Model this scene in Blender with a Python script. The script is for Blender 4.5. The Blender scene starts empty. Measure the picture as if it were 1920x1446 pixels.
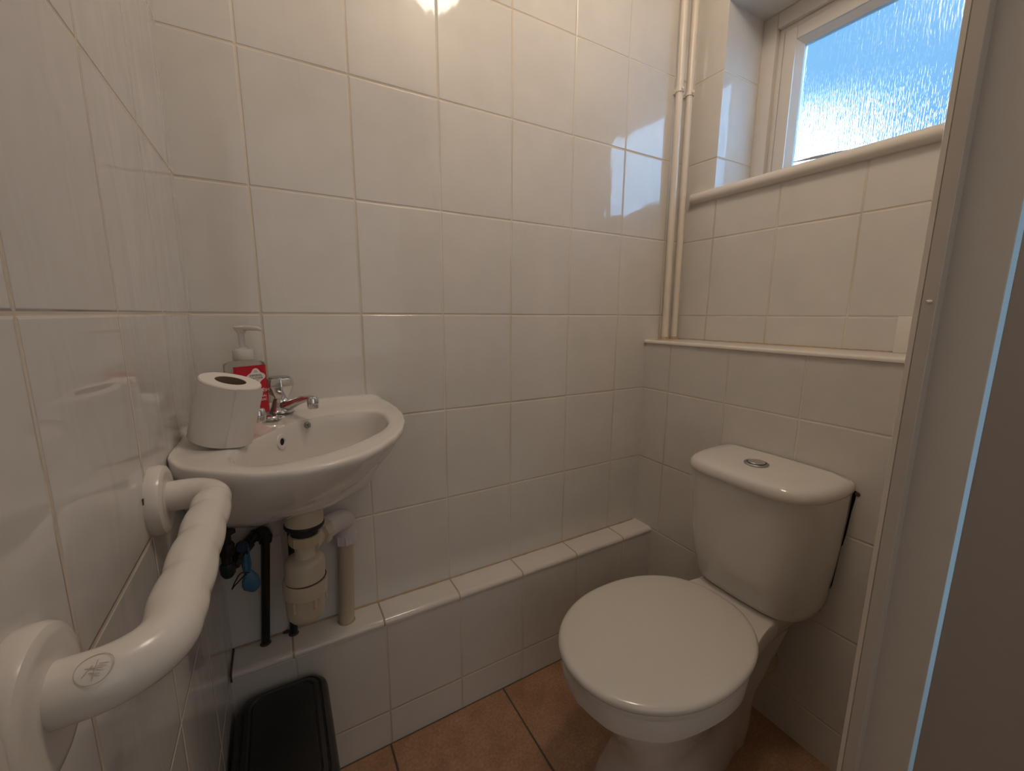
import bpy, bmesh, math, random
from mathutils import Vector, Matrix
random.seed(4)
S = bpy.context.scene
COL = S.collection
PI = math.pi

# ---------------------------------------------------------------- materials
def nt(name):
    m = bpy.data.materials.new(name); m.use_nodes = True
    t = m.node_tree
    return m, t, t.nodes, t.links, t.nodes['Principled BSDF']

def setp(b, **k):
    for n, v in k.items():
        n = {'color': 'Base Color', 'rough': 'Roughness', 'metal': 'Metallic', 'ior': 'IOR', 'coat': 'Coat Weight',
             'coatr': 'Coat Roughness', 'trans': 'Transmission Weight', 'alpha': 'Alpha', 'spec': 'Specular IOR Level',
             'sss': 'Subsurface Weight'}[n]
        if n == 'Base Color' and len(v) == 3: v = (*v, 1)
        b.inputs[n].default_value = v

def plain(name, color, rough=.4, var=.06, scale=25, bump=0., **k):
    m, t, N, L, b = nt(name)
    setp(b, color=color, rough=rough, **k)
    tc = N.new('ShaderNodeTexCoord'); nz = N.new('ShaderNodeTexNoise')
    nz.inputs['Scale'].default_value = scale; nz.inputs['Detail'].default_value = 4
    L.new(tc.outputs['Object'], nz.inputs['Vector'])
    mx = N.new('ShaderNodeMix'); mx.data_type = 'RGBA'
    mx.inputs[6].default_value = (*[c * (1 - var) for c in color], 1)
    mx.inputs[7].default_value = (*[min(1, c * (1 + var)) for c in color], 1)
    L.new(nz.outputs['Fac'], mx.inputs[0]); L.new(mx.outputs[2], b.inputs['Base Color'])
    if bump:
        bp = N.new('ShaderNodeBump'); bp.inputs['Strength'].default_value = bump; bp.inputs['Distance'].default_value = .002
        L.new(nz.outputs['Fac'], bp.inputs['Height']); L.new(bp.outputs['Normal'], b.inputs['Normal'])
    return m

def tile_mat(name, ua, va, u0, v0, W, H, color, grout, gw=.0016, rough=.07, wave=.5, mottle=None, streak=(1, 1, 1), wob=.5):
    """glazed tiles on a W x H grid through (u0, v0) of the object's own axes ua, va"""
    m, t, N, L, b = nt(name)
    def val(op, a, c=None, d=None):
        n = N.new('ShaderNodeMath'); n.operation = op
        for i, v in enumerate((a, c, d)):
            if v is None: continue
            if isinstance(v, (int, float)): n.inputs[i].default_value = v
            else: L.new(v, n.inputs[i])
        return n.outputs[0]
    tc = N.new('ShaderNodeTexCoord'); sp = N.new('ShaderNodeSeparateXYZ')
    L.new(tc.outputs['Object'], sp.inputs[0])
    def cell(ax, o, P):
        q = val('DIVIDE', val('SUBTRACT', sp.outputs['XYZ'.index(ax)], o), P)
        fl = val('FLOOR', q); fr = val('SUBTRACT', q, fl)
        d = val('MULTIPLY', val('MINIMUM', fr, val('SUBTRACT', 1, fr)), P)
        return fl, fr, d
    fu, ru, du = cell(ua, u0, W); fv, rv, dv = cell(va, v0, H)
    d = val('MINIMUM', du, dv)
    # height profile: grout low, pillowed edge
    h = N.new('ShaderNodeMapRange'); h.interpolation_type = 'SMOOTHERSTEP'
    h.inputs['From Min'].default_value = gw * .55; h.inputs['From Max'].default_value = gw + .0024
    L.new(d, h.inputs['Value'])
    g = N.new('ShaderNodeMapRange'); g.inputs['From Min'].default_value = gw * .7; g.inputs['From Max'].default_value = gw * 1.25
    L.new(d, g.inputs['Value'])
    cx = N.new('ShaderNodeCombineXYZ'); L.new(fu, cx.inputs[0]); L.new(fv, cx.inputs[1])
    wn = N.new('ShaderNodeTexWhiteNoise'); L.new(cx.outputs[0], wn.inputs['Vector'])
    ws = N.new('ShaderNodeSeparateColor'); L.new(wn.outputs['Color'], ws.inputs[0])
    # slow waves in the glaze
    mp = N.new('ShaderNodeMapping'); mp.inputs['Scale'].default_value = streak
    mp.inputs['Rotation'].default_value = (.3, .5, .6)
    L.new(tc.outputs['Object'], mp.inputs[0])
    nz = N.new('ShaderNodeTexNoise'); nz.inputs['Scale'].default_value = 9; nz.inputs['Detail'].default_value = 2.5
    nz.inputs['Roughness'].default_value = .45; nz.inputs['Distortion'].default_value = .6
    L.new(mp.outputs[0], nz.inputs['Vector'])
    tilt = val('ADD', val('MULTIPLY', ru, val('SUBTRACT', ws.outputs[0], .5)), val('MULTIPLY', rv, val('SUBTRACT', ws.outputs[1], .5)))
    hh = val('ADD', val('MULTIPLY', h.outputs[0], .0011), val('MULTIPLY', nz.outputs['Fac'], .0022 * wave))
    hh = val('ADD', hh, val('MULTIPLY', tilt, .0024 * wob))
    bp = N.new('ShaderNodeBump'); bp.inputs['Strength'].default_value = 1; bp.inputs['Distance'].default_value = 1
    L.new(hh, bp.inputs['Height']); L.new(bp.outputs['Normal'], b.inputs['Normal'])
    n2 = N.new('ShaderNodeTexNoise'); n2.inputs['Scale'].default_value = 5 if not mottle else 11
    n2.inputs['Detail'].default_value = 3 if not mottle else 9; n2.inputs['Roughness'].default_value = .7
    L.new(tc.outputs['Object'], n2.inputs['Vector'])
    c2 = mottle or tuple(c * .93 for c in color)
    cr = N.new('ShaderNodeValToRGB'); cr.color_ramp.elements[0].position = .33; cr.color_ramp.elements[1].position = .68
    cr.color_ramp.elements[0].color = (*c2, 1); cr.color_ramp.elements[1].color = (*color, 1)
    L.new(n2.outputs['Fac'], cr.inputs[0])
    if mottle:
        n3 = N.new('ShaderNodeTexNoise'); n3.inputs['Scale'].default_value = 160; n3.inputs['Detail'].default_value = 5
        L.new(tc.outputs['Object'], n3.inputs['Vector'])
        ml = N.new('ShaderNodeMix'); ml.data_type = 'RGBA'; ml.blend_type = 'OVERLAY'; ml.inputs[0].default_value = .5
        L.new(cr.outputs[0], ml.inputs[6]); L.new(n3.outputs['Fac'], ml.inputs[7]); base = ml.outputs[2]
    else: base = cr.outputs[0]
    # grout, a little dirtier in places
    n4 = N.new('ShaderNodeTexNoise'); n4.inputs['Scale'].default_value = 3.5; L.new(tc.outputs['Object'], n4.inputs['Vector'])
    gr = N.new('ShaderNodeValToRGB'); gr.color_ramp.elements[0].position = .4; gr.color_ramp.elements[1].position = .62
    gr.color_ramp.elements[0].color = (*grout, 1); gr.color_ramp.elements[1].color = (grout[0] * .8, grout[1] * .73, grout[2] * .64, 1)
    L.new(n4.outputs['Fac'], gr.inputs[0])
    mx = N.new('ShaderNodeMix'); mx.data_type = 'RGBA'
    L.new(g.outputs[0], mx.inputs[0]); L.new(gr.outputs[0], mx.inputs[6]); L.new(base, mx.inputs[7])
    L.new(mx.outputs[2], b.inputs['Base Color'])
    rr = N.new('ShaderNodeMapRange'); rr.inputs['To Min'].default_value = .75; rr.inputs['To Max'].default_value = rough
    L.new(g.outputs[0], rr.inputs['Value']); L.new(rr.outputs[0], b.inputs['Roughness'])
    return m

TILE = (.70, .675, .635); GROUT = (.74, .67, .57)
ROW = 1.11
M = {}
M['tile_back'] = tile_mat('glazed white wall tile, back', 'X', 'Z', .1165, ROW, .2, .25, TILE, GROUT, wave=1.0, streak=(1.2, 1, .5))
M['tile_left'] = tile_mat('glazed white wall tile, left', 'Y', 'Z', -.4405, ROW, .2, .25, (.67, .65, .635), (.72, .65, .57), rough=.05, wave=.8, streak=(1, 1.5, .55), wob=.5)
M['tile_right'] = tile_mat('glazed white wall tile, right', 'Y', 'Z', -.1075, ROW, .2, .25, TILE, GROUT, wave=.25, wob=.3)
M['tile_upper'] = tile_mat('glazed white wall tile, window wall', 'Y', 'Z', -.114, ROW, .2, .25, TILE, GROUT, wave=.25, wob=.3)
M['tile_reveal'] = tile_mat('glazed white tile, window reveal', 'X', 'Z', 1.2, ROW, .4, .25, TILE, GROUT, wave=.4)
M['tile_box'] = tile_mat('glazed white tile, pipe boxing face', 'X', 'Z', .121, .0985, .2, .25, TILE, GROUT, wave=.3)
M['tile_boxtop'] = tile_mat('glazed white tile, pipe boxing top', 'X', 'Y', .118, -.5, .2, 1.0, (.74, .70, .65), (.42, .33, .24), wave=.3)
M['trim_tile'] = plain('white glazed edging', (.74, .70, .65), .12, .03)
M['floor'] = tile_mat('terracotta floor tile', 'X', 'Y', .3175, -.41, .334, .334, (.46, .275, .165), (.11, .085, .06), gw=.0026, rough=.42, wave=.35, mottle=(.32, .175, .095), wob=.1)
M['paint'] = plain('white gloss paint', (.66, .62, .565), .25, .03, bump=.1)
M['paint_shaded'] = plain('off white paint', (.58, .525, .46), .3, .03, bump=.1)  # door stop coloured darker for the shade on its face
M['paint_cream'] = plain('cream paint', (.76, .69, .60), .3, .03)
M['paint_door'] = plain('grey white door paint', (.40, .365, .33), .35, .03)  # white gloss door with its shade put into the colour
M['plaster'] = plain('painted plaster', (.62, .57, .51), .8, .03)
M['ceramic'] = plain('white glazed ceramic', (.70, .67, .63), .06, .015, spec=.5, coat=.3, coatr=.03)
M['seat'] = plain('white glossy plastic seat', (.64, .61, .555), .14, .01)
M['plastic'] = plain('white satin plastic', (.66, .62, .57), .22, .02)
M['trap'] = plain('aged cream plastic', (.56, .49, .38), .35, .08)
M['trap_white'] = plain('white plastic fitting', (.66, .62, .62), .35, .05)
M['trap_yellow'] = plain('yellowed plastic nut', (.58, .47, .31), .4, .1)
M['pipe_cream'] = plain('cream waste pipe', (.53, .46, .33), .35, .08)
M['black'] = plain('black paint', (.010, .009, .009), .35, .2)
M['rubber'] = plain('black rubber', (.015, .014, .013), .5, .2)
M['green'] = plain('tarnished green brass', (.012, .03, .024), .4, .4)
M['blue'] = plain('blue plastic', (.07, .20, .36), .35, .25, sss=.0)
M['wire'] = plain('dark wire', (.01, .015, .025), .4)
M['bin'] = plain('black plastic bin', (.019, .018, .0175), .33, .1, scale=300, bump=.15)
M['paper'] = plain('white tissue paper', (.72, .685, .65), .95, .02, scale=60, bump=.25)
M['card'] = plain('brown cardboard', (.24, .16, .11), .9, .1)
M['rust'] = plain('rust stain', (.09, .045, .025), .8, .3)
M['sealant'] = plain('discoloured sealant', (.42, .30, .19), .6, .3, scale=40)
M['dark'] = plain('dark gap', (.006, .005, .004), .9)
M['red'] = plain('red printed label', (.50, .012, .03), .3, .03)
M['white_ink'] = plain('white ink', (.80, .76, .72), .5, .01)
M['grey_ink'] = plain('dark grey ink', (.09, .085, .085), .5, .01)
M['bar_white'] = plain('white powder coated bar', (.72, .685, .64), .22, .015)
M['mark'] = plain('grey embossed mark', (.52, .47, .42), .4, .02)
m, t, N, L, b = nt('polished chrome'); setp(b, color=(.72, .72, .73), metal=1., rough=.06); M['chrome'] = m
m, t, N, L, b = nt('brushed chrome'); setp(b, color=(.42, .44, .46), metal=1., rough=.22); M['steel'] = m
m, t, N, L, b = nt('clear soap bottle'); setp(b, color=(.86, .85, .80), rough=.05, trans=.9, ior=1.25); M['clear'] = m
m, t, N, L, b = nt('clear liquid soap'); setp(b, color=(.80, .72, .55), rough=.1, trans=.75, ior=1.2); M['liquid'] = m
m, t, N, L, b = nt('frosted pump plastic'); setp(b, color=(.78, .76, .72), rough=.25, trans=.25); M['pump'] = m

# patterned window glass: vertical rain pattern
m, t, N, L, b = nt('patterned rain glass')
N.remove(b)
gl = N.new('ShaderNodeBsdfRefraction'); gl.inputs['IOR'].default_value = 1.5; gl.inputs['Roughness'].default_value = .06
gl.inputs['Color'].default_value = (.97, .99, 1, 1)
gs = N.new('ShaderNodeBsdfGlossy'); gs.inputs['Roughness'].default_value = .08
ms = N.new('ShaderNodeMixShader'); ms.inputs[0].default_value = .06
L.new(gl.outputs[0], ms.inputs[1]); L.new(gs.outputs[0], ms.inputs[2])
L.new(ms.outputs[0], N['Material Output'].inputs[0])
tc = N.new('ShaderNodeTexCoord'); mp = N.new('ShaderNodeMapping'); mp.inputs['Scale'].default_value = (1, 210, 22)
L.new(tc.outputs['Object'], mp.inputs[0])
nz = N.new('ShaderNodeTexNoise'); nz.inputs['Scale'].default_value = 1; nz.inputs['Detail'].default_value = 2
L.new(mp.outputs[0], nz.inputs['Vector'])
bp = N.new('ShaderNodeBump'); bp.inputs['Strength'].default_value = 1; bp.inputs['Distance'].default_value = .0015
L.new(nz.outputs['Fac'], bp.inputs['Height'])
L.new(bp.outputs[0], gl.inputs['Normal']); L.new(bp.outputs[0], gs.inputs['Normal'])
M['rain_glass'] = m

# ---------------------------------------------------------------- helpers
def tag(o, label=None, cat=None, group=None, kind=None):
    if label: o['label'] = label
    if cat: o['category'] = cat
    if group: o['group'] = group
    if kind: o['kind'] = kind
    return o

def empty(name, loc):
    o = bpy.data.objects.new(name, None); o.location = loc; o.empty_display_size = .05
    COL.objects.link(o); return o

def link(name, me, mats, parent=None):
    o = bpy.data.objects.new(name, me)
    for mm in (mats if isinstance(mats, (list, tuple)) else [mats]): me.materials.append(mm)
    COL.objects.link(o)
    if parent is not None:
        o.parent = parent
        w = Matrix.Translation(parent.location) if parent.type == 'EMPTY' else Matrix.Identity(4)
        o.matrix_parent_inverse = w.inverted()
    return o

class G:
    """collects shapes for one mesh (world coordinates)"""
    def __init__(s): s.bm = bmesh.new()
    def box(s, a, b_, bev=0, seg=2, mi=0):
        vs = [s.bm.verts.new((x, y, z)) for x in (a[0], b_[0]) for y in (a[1], b_[1]) for z in (a[2], b_[2])]
        fs = [s.bm.faces.new([vs[i] for i in q]) for q in ((0, 1, 3, 2), (4, 6, 7, 5), (0, 4, 5, 1), (2, 3, 7, 6), (0, 2, 6, 4), (1, 5, 7, 3))]
        bmesh.ops.recalc_face_normals(s.bm, faces=fs)
        for f in fs: f.material_index = mi
        if bev:
            es = list({e for f in fs for e in f.edges})
            bmesh.ops.bevel(s.bm, geom=es, offset=bev, segments=seg, affect='EDGES', profile=.5)
        return s
    def loft(s, rings, cap0=True, cap1=True, closed=True, mi=0):
        R = [[s.bm.verts.new(p) for p in r] for r in rings]
        n = len(R[0]); fs = []
        for a, b_ in zip(R, R[1:]):
            for i in range(n if closed else n - 1):
                j = (i + 1) % n
                try: fs.append(s.bm.faces.new((a[i], a[j], b_[j], b_[i])))
                except ValueError: pass
        if cap0: fs.append(s.bm.faces.new(R[0][::-1]))
        if cap1: fs.append(s.bm.faces.new(R[-1]))
        for f in fs: f.material_index = mi
        bmesh.ops.recalc_face_normals(s.bm, faces=fs)
        return s
    def tube(s, path, r, seg=20, caps=True, mod=None, mi=0):
        P = [Vector(p) for p in path]; n = len(P)
        rad = r if isinstance(r, (list, tuple)) else [r] * n
        T = [(P[min(i + 1, n - 1)] - P[max(i - 1, 0)]).normalized() for i in range(n)]
        u = T[0].orthogonal().normalized(); rings = []
        for i in range(n):
            u = (u - T[i] * u.dot(T[i])).normalized(); v = T[i].cross(u)
            rings.append([P[i] + (u * math.cos(a) + v * math.sin(a)) * rad[i] * (mod(i, a) if mod else 1) for a in (2 * PI * k / seg for k in range(seg))])
        return s.loft(rings, caps, caps, mi=mi)
    def lathe(s, prof, c, axis=(0, 0, 1), seg=40, mod=None, ell=None, caps=True, mi=0):
        q = Vector((0, 0, 1)).rotation_difference(Vector(axis).normalized()); c = Vector(c); rings = []
        for k, (r, z) in enumerate(prof):
            rings.append([c + q @ Vector((r * math.cos(a) * (mod(k, a) if mod else 1), r * math.sin(a) * (mod(k, a) if mod else 1) * (ell or 1), z)) for a in (2 * PI * i / seg for i in range(seg))])
        return s.loft(rings, caps, caps, mi=mi)
    def prism(s, poly, z0, z1, bev=0, mi=0):
        return s.loft([[(x, y, z0) for x, y in poly], [(x, y, z1) for x, y in poly]], mi=mi)
    def build(s, name, mat, parent=None, smooth=35, weld=0):
        if weld: bmesh.ops.remove_doubles(s.bm, verts=s.bm.verts, dist=weld)
        me = bpy.data.meshes.new(name); s.bm.to_mesh(me); s.bm.free()
        if smooth:
            for p in me.polygons: p.use_smooth = True
            try: me.set_sharp_from_angle(angle=math.radians(smooth))
            except Exception: pass
        return link(name, me, mat, parent)

def bez(*pts, n=12):
    """smooth Catmull-Rom through pts"""
    P = [Vector(p) for p in pts]; P = [P[0] * 2 - P[1]] + P + [P[-1] * 2 - P[-2]]; out = []
    for i in range(1, len(P) - 2):
        for k in range(n):
            t = k / n; a, b_, c, d = P[i - 1:i + 3]
            out.append(.5 * ((2 * b_) + (c - a) * t + (2 * a - 5 * b_ + 4 * c - d) * t * t + (3 * b_ - a - 3 * c + d) * t ** 3))
    return out + [P[-2]]

def resample(pts, n):
    """closed outline -> n points equally spaced"""
    P = [Vector(p) for p in pts]; P.append(P[0]); d = [0]
    for a, b_ in zip(P, P[1:]): d.append(d[-1] + (b_ - a).length)
    out = []; j = 0
    for k in range(n):
        s = d[-1] * k / n
        while d[j + 1] < s: j += 1
        f = (s - d[j]) / max(1e-9, d[j + 1] - d[j]); out.append(P[j].lerp(P[j + 1], f))
    return out

def rrect(x0, x1, y0, y1, r, n=8):
    out = []
    for cx, cy, a0 in ((x1 - r, y1 - r, 0), (x0 + r, y1 - r, 90), (x0 + r, y0 + r, 180), (x1 - r, y0 + r, 270)):
        for k in range(n + 1):
            a = math.radians(a0 + 90 * k / n); out.append((cx + r * math.cos(a), cy + r * math.sin(a)))
    return out

def struct(o, label=None):
    o['kind'] = 'structure'
    if label: o['label'] = label
    return o

def text_mesh(txt, size, depth=.0002):
    cu = bpy.data.curves.new('lettering', 'FONT'); cu.body = txt; cu.size = size; cu.align_x = 'CENTER'; cu.align_y = 'CENTER'
    cu.extrude = depth
    o = bpy.data.objects.new('lettering', cu); COL.objects.link(o)
    dg = bpy.context.evaluated_depsgraph_get(); dg.update()
    me = bpy.data.meshes.new_from_object(o.evaluated_get(dg)); bpy.data.objects.remove(o)
    return me

XC, X2, YF, YO = 1.2523, 1.41, -.8148, -.86      # boxed wall, window wall, door wall inner and outer faces
CEIL = 2.42

# ---------------------------------------------------------------- the room
struct(G().box((-1.3, -2.4, -.1), (1.66, YO, 0)).box((-.12, YO, -.1), (1.66, .12, 0)).build('floor', M['floor'], smooth=0), 'terracotta coloured ceramic tile floor')
struct(G().box((-1.3, -2.4, CEIL), (1.66, YO, CEIL + .1)).box((-.12, YO, CEIL), (1.66, .12, CEIL + .1)).build('ceiling', M['plaster'], smooth=0), 'plain ceiling above the toilet room')
struct(G().box((-.12, 0, 0), (1.66, .12, CEIL)).build('wall_back', M['tile_back'], smooth=0), 'white tiled wall behind the basin with low tiled boxing')
struct(G().box((-.12, YF, 0), (0, 0, CEIL)).build('wall_left', M['tile_left'], smooth=0), 'glossy white tiled wall carrying the grab bar')
struct(G().box((XC, YF, 0), (1.66, 0, 1.0165)).build('wall_right', M['tile_right'], smooth=0), 'white tiled lower wall behind the toilet cistern')
WY0, WY1, WZ0, WZ1 = -.745, -.105, 1.50, 2.048
g = G()
g.box((X2, WY1, 1.0165), (1.66, 0, CEIL)); g.box((X2, YF, 1.0165), (1.66, WY0, CEIL))
g.box((X2, WY0, 1.0165), (1.66, WY1, WZ0 - .004)); g.box((X2, WY0, WZ1), (1.66, WY1, CEIL))
o = g.build('wall_window', [M['tile_upper'], M['tile_reveal']], smooth=0)
for p in o.data.polygons:
    if abs(p.normal.x) < .5 and p.center.x > X2: p.material_index = 1
struct(o, 'white tiled upper wall around the window')
# door wall (the camera looks in through its doorway), lintel over the doorway
g = G()
g.box((-.12, YO, 0), (.04, YF, CEIL)); g.box((.90, YO, 0), (1.66, YF, CEIL)); g.box((.04, YO, 2.06), (.90, YF, CEIL))
struct(g.build('wall_front', M['plaster'], smooth=0), 'plastered door wall')
g = G(); g.box((-1.3, -2.5, 0), (1.74, -2.4, CEIL)); struct(g.build('wall_hall_rear', M['plaster'], smooth=0))
g = G(); g.box((-1.4, -2.4, 0), (-1.3, YF, CEIL)); struct(g.build('wall_hall_left', M['plaster'], smooth=0))
g = G(); g.box((1.66, -2.4, 0), (1.74, YO, CEIL)); struct(g.build('wall_hall_right', M['plaster'], smooth=0))
g = G(); g.box((-1.3, YO, 0), (-.12, YF, CEIL)); struct(g.build('wall_hall_front', M['plaster'], smooth=0))

# low pipe boxing along the back wall
bx = empty('trim_1', (.62, -.04, 0)); struct(bx, 'low tiled pipe boxing along the foot of the back wall')
G().box((0, -.0751, 0), (XC, 0, .348)).build('front_face', M['tile_box'], bx, smooth=0)
g = G()
prof = [(0.0, .348), (-.070, .348), (-.0775, .3485), (-.0785, .352)] + [(-.0665 - .012 * math.cos(a), .352 + .012 * math.sin(a)) for a in (PI * k / 12 for k in range(1, 7))] + [(0, .364)]
g.loft([[(0.0, y, z) for y, z in prof], [(XC, y, z) for y, z in prof]])
g.build('top_tiles', M['tile_boxtop'], bx, smooth=50)
g = G(); g.tube([(x, -.001 - .0006 * math.sin(x * 60), .3645) for x in [.003 + k * .012 for k in range(104)]], [.0022 + .0012 * random.random() for _ in range(104)], 6)
g.build('grout_line', M['sealant'], bx)
g = G(); g.tube([(.0016, -.002 - .004 * k, .3648) for k in range(18)] + [(.0016, -.0765, .362), (.0016, -.0785, .354), (.0014, -.0765, .345)], .0022, 6)
g.build('grout_line', M['rust'], bx)

# ledge on top of the boxed right hand wall
g = G()
prof = [(X2, 1.0165), (XC - .002, 1.0165), (XC - .0055, 1.018)] + [(XC + .001 - .0065 * math.cos(a), 1.0212 + .0065 * math.sin(a)) for a in (PI * k / 12 for k in range(0, 7))] + [(X2, 1.0277)]
g.loft([[(x, 0, z) for x, z in prof], [(x, YF, z) for x, z in prof]])
struct(g.build('trim_2', M['trim_tile'], smooth=50), 'white tiled ledge on top of the lower wall')
g = G(); g.tube([(X2 - .0015, -.004 - k * .008, 1.0283) for k in range(100)], [.0015 + .0012 * random.random() for _ in range(100)], 6)
struct(g.build('trim_3', M['sealant']), 'discoloured sealant line at the back of the ledge')

# bullnose window sill
g = G()
prof = [(1.592, 1.4815), (X2 + .002, 1.4815)] + [(1.404 - .017 * math.sin(a), 1.4985 - .017 * math.cos(a)) for a in (PI * k / 14 for k in range(0, 15))] + [(X2 + .01, 1.5158), (1.592, 1.519)]
g.loft([[(x if x < X2 + .005 else X2 + .004, -.0295, z) for x, z in prof], [(x if x < X2 + .005 else X2 + .004, WY1, z) for x, z in prof]])
g.loft([[(x, WY1, z) for x, z in prof], [(x, WY0, z) for x, z in prof]])
g.loft([[(x if x < X2 + .005 else X2 + .004, WY0, z) for x, z in prof], [(x if x < X2 + .005 else X2 + .004, YF, z) for x, z in prof]])
struct(g.build('trim_4', M['trim_tile'], smooth=50), 'rounded white window sill')

# window
w = empty('window_1', (1.6, -.425, 1.52)); struct(w, 'small white painted window with patterned glass')
def ring(g, x0, x1, y0, y1, z0, z1, wd, bev=.003, y_in=None):
    g.box((x0, y0, z0), (x1, y0 + wd, z1), bev); g.box((x0, y1 - wd, z0), (x1, y1, z1), bev)
    g.box((x0, y0 + wd, z1 - wd), (x1, y1 - wd, z1), bev); g.box((x0, y0 + wd, z0), (x1, y1 - wd, z0 + wd), bev)
g = G(); ring(g, 1.590, 1.65, WY0, WY1, 1.50, WZ1, .046); ring(g, 1.606, 1.65, WY0 + .046, WY1 - .046, 1.546, WZ1 - .046, .016, .002)
g.build('frame', M['paint'], w)
g = G(); ring(g, 1.598, 1.648, WY0 + .067, WY1 - .067, 1.53, WZ1 - .064, .036)
# splayed glazing bead
for sgn in (0, 1):
    y = (WY1 - .103, WY1 - .118) if sgn == 0 else (WY0 + .103, WY0 + .118)
    g.loft([[(1.602, y[0], z), (1.622, y[1], z), (1.64, y[1], z), (1.64, y[0], z)] for z in (1.56, WZ1 - .1)])
for zz in ((WZ1 - .1, WZ1 - .115), (1.566, 1.578)):
    g.loft([[(1.602, yy, zz[0]), (1.622, yy, zz[1]), (1.64, yy, zz[1]), (1.64, yy, zz[0])] for yy in (WY0 + .103, WY1 - .103)])
g.build('sash', M['paint'], w)
g = G(); g.box((1.628, WY0 + .10, 1.56), (1.632, WY1 - .10, WZ1 - .09)); g.build('pane', M['rain_glass'], w, smooth=0)
# thin pointed strip on the window sill
g = G(); 
pts = [(1.585, -.2476, 1.5838), (1.585, -.31, 1.5790), (1.585, -.37, 1.5715), (1.585, -.44, 1.5625), (1.585, -.52, 1.5575), (1.585, -.70, 1.5560)]
rr = [.0004, .0036, .0052, .0050, .0042, .0040]
g.loft([[(p[0] - .003, p[1], p[2] - r), (p[0] + .003, p[1], p[2] - r), (p[0] + .003, p[1], p[2] + r), (p[0] - .003, p[1], p[2] + r)] for p, r in zip(pts, rr)])
o = g.build('window_stay', plain('grey stay', (.30, .32, .35), .5), smooth=0)
tag(o, 'thin grey pointed stay bar lying just above the window sill', 'window stay')

# door frame on the right, and the open door
fr = empty('trim_5', (.85, YF, 0)); struct(fr, 'white painted door frame with rebated stop')
G().prism([(.8235, -.8148), (.82, -.8162), (.82, -.8210), (.8225, -.8222), (.87, -.8222), (.87, -.8148)], 0, 2.06).build('bead', M['paint_cream'], fr, smooth=0)
G().prism([(.82, -.8222), (.82, -.8350), (.8206, -.8356), (.845, -.8356), (.845, -.8222)], 0, 2.06).build('door_stop', M['paint_shaded'], fr, smooth=0)
G().prism([(.8387, -.8222), (.8387, -.8825), (.8394, -.8833), (.905, YO), (.905, -.8222)], 0, 2.06).build('lining', M['paint'], fr, smooth=0)
g = G(); g.lathe([(.0, .0016), (.0022, .0012), (.0026, 0), (.0026, -.002)], (.82, -.829, 1.129), (-1, 0, 0), 12); g.tube([(.8198, -.8262, 1.1302), (.8186, -.829, 1.1292), (.8192, -.832, 1.129)], .0007, 6)
g.build('screw', M['paint_cream'], fr)
G().box((.04, YO, 2.03), (.82, YF, 2.06), .002).build('head', M['paint'], fr, smooth=0)
dr = empty('door_1', (.86, -.89, .01)); struct(dr, 'plain pale door opened outward')
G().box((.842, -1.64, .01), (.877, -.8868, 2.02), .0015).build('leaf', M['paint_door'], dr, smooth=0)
g = G(); g.lathe([(.0, .062), (.02, .06), (.026, .05), (.022, .036), (.009, .03), (.009, .006), (.024, .005), (.025, 0)], (.842, -1.57, 1.0), (-1, 0, 0), 24)
g.build('handle', M['steel'], dr)

# tile offcut standing on the ledge
o = G().box((1.397, -.72, 1.0277), (X2 - .0005, -.6185, 1.1125), .0015).build('wall_tile', M['trim_tile'])
tag(o, 'small plain white tile strip standing upright on the ledge by the door frame', 'tile')

# two painted pipes in the corner
def riser(x0, x1, y, label):
    r = empty('riser_pipe', (x0, y, 1.0277)); tag(r, label, 'pipe', 'white pipes in the corner')
    G().tube([(x0, y, 1.0277), ((x0 + x1) / 2, y, 1.7), (x1, y, CEIL)], .0108, 18).build('pipe', M['paint_cream'], r)
    g = G(); xc = x0 + (x1 - x0) * .57
    g.lathe([(.0108, -.007), (.0136, -.007), (.0136, .007), (.0108, .007)], (xc, y, 1.815), (0, 0, 1), 18, caps=False)
    g.box((xc - .006, y, 1.809), (xc + .006, 0, 1.821), .001); g.tube([(xc, y - .009, 1.815), (xc - .004, y - .017, 1.815)], .004, 8)
    g.build('pipe_clip', M['paint_cream'], r)
    g = G(); g.lathe([(.0110, .010), (.0145, .004), (.0165, 0)], (x0, y, 1.0277), (0, 0, 1), 16, caps=False); g.build('sealant', M['sealant'], r)
riser(1.323, 1.309, -.0205, 'thin white painted pipe in the corner, the one farther from the window')
riser(1.369, 1.359, -.0205, 'thin white painted pipe in the corner, the one nearer the window')

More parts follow.
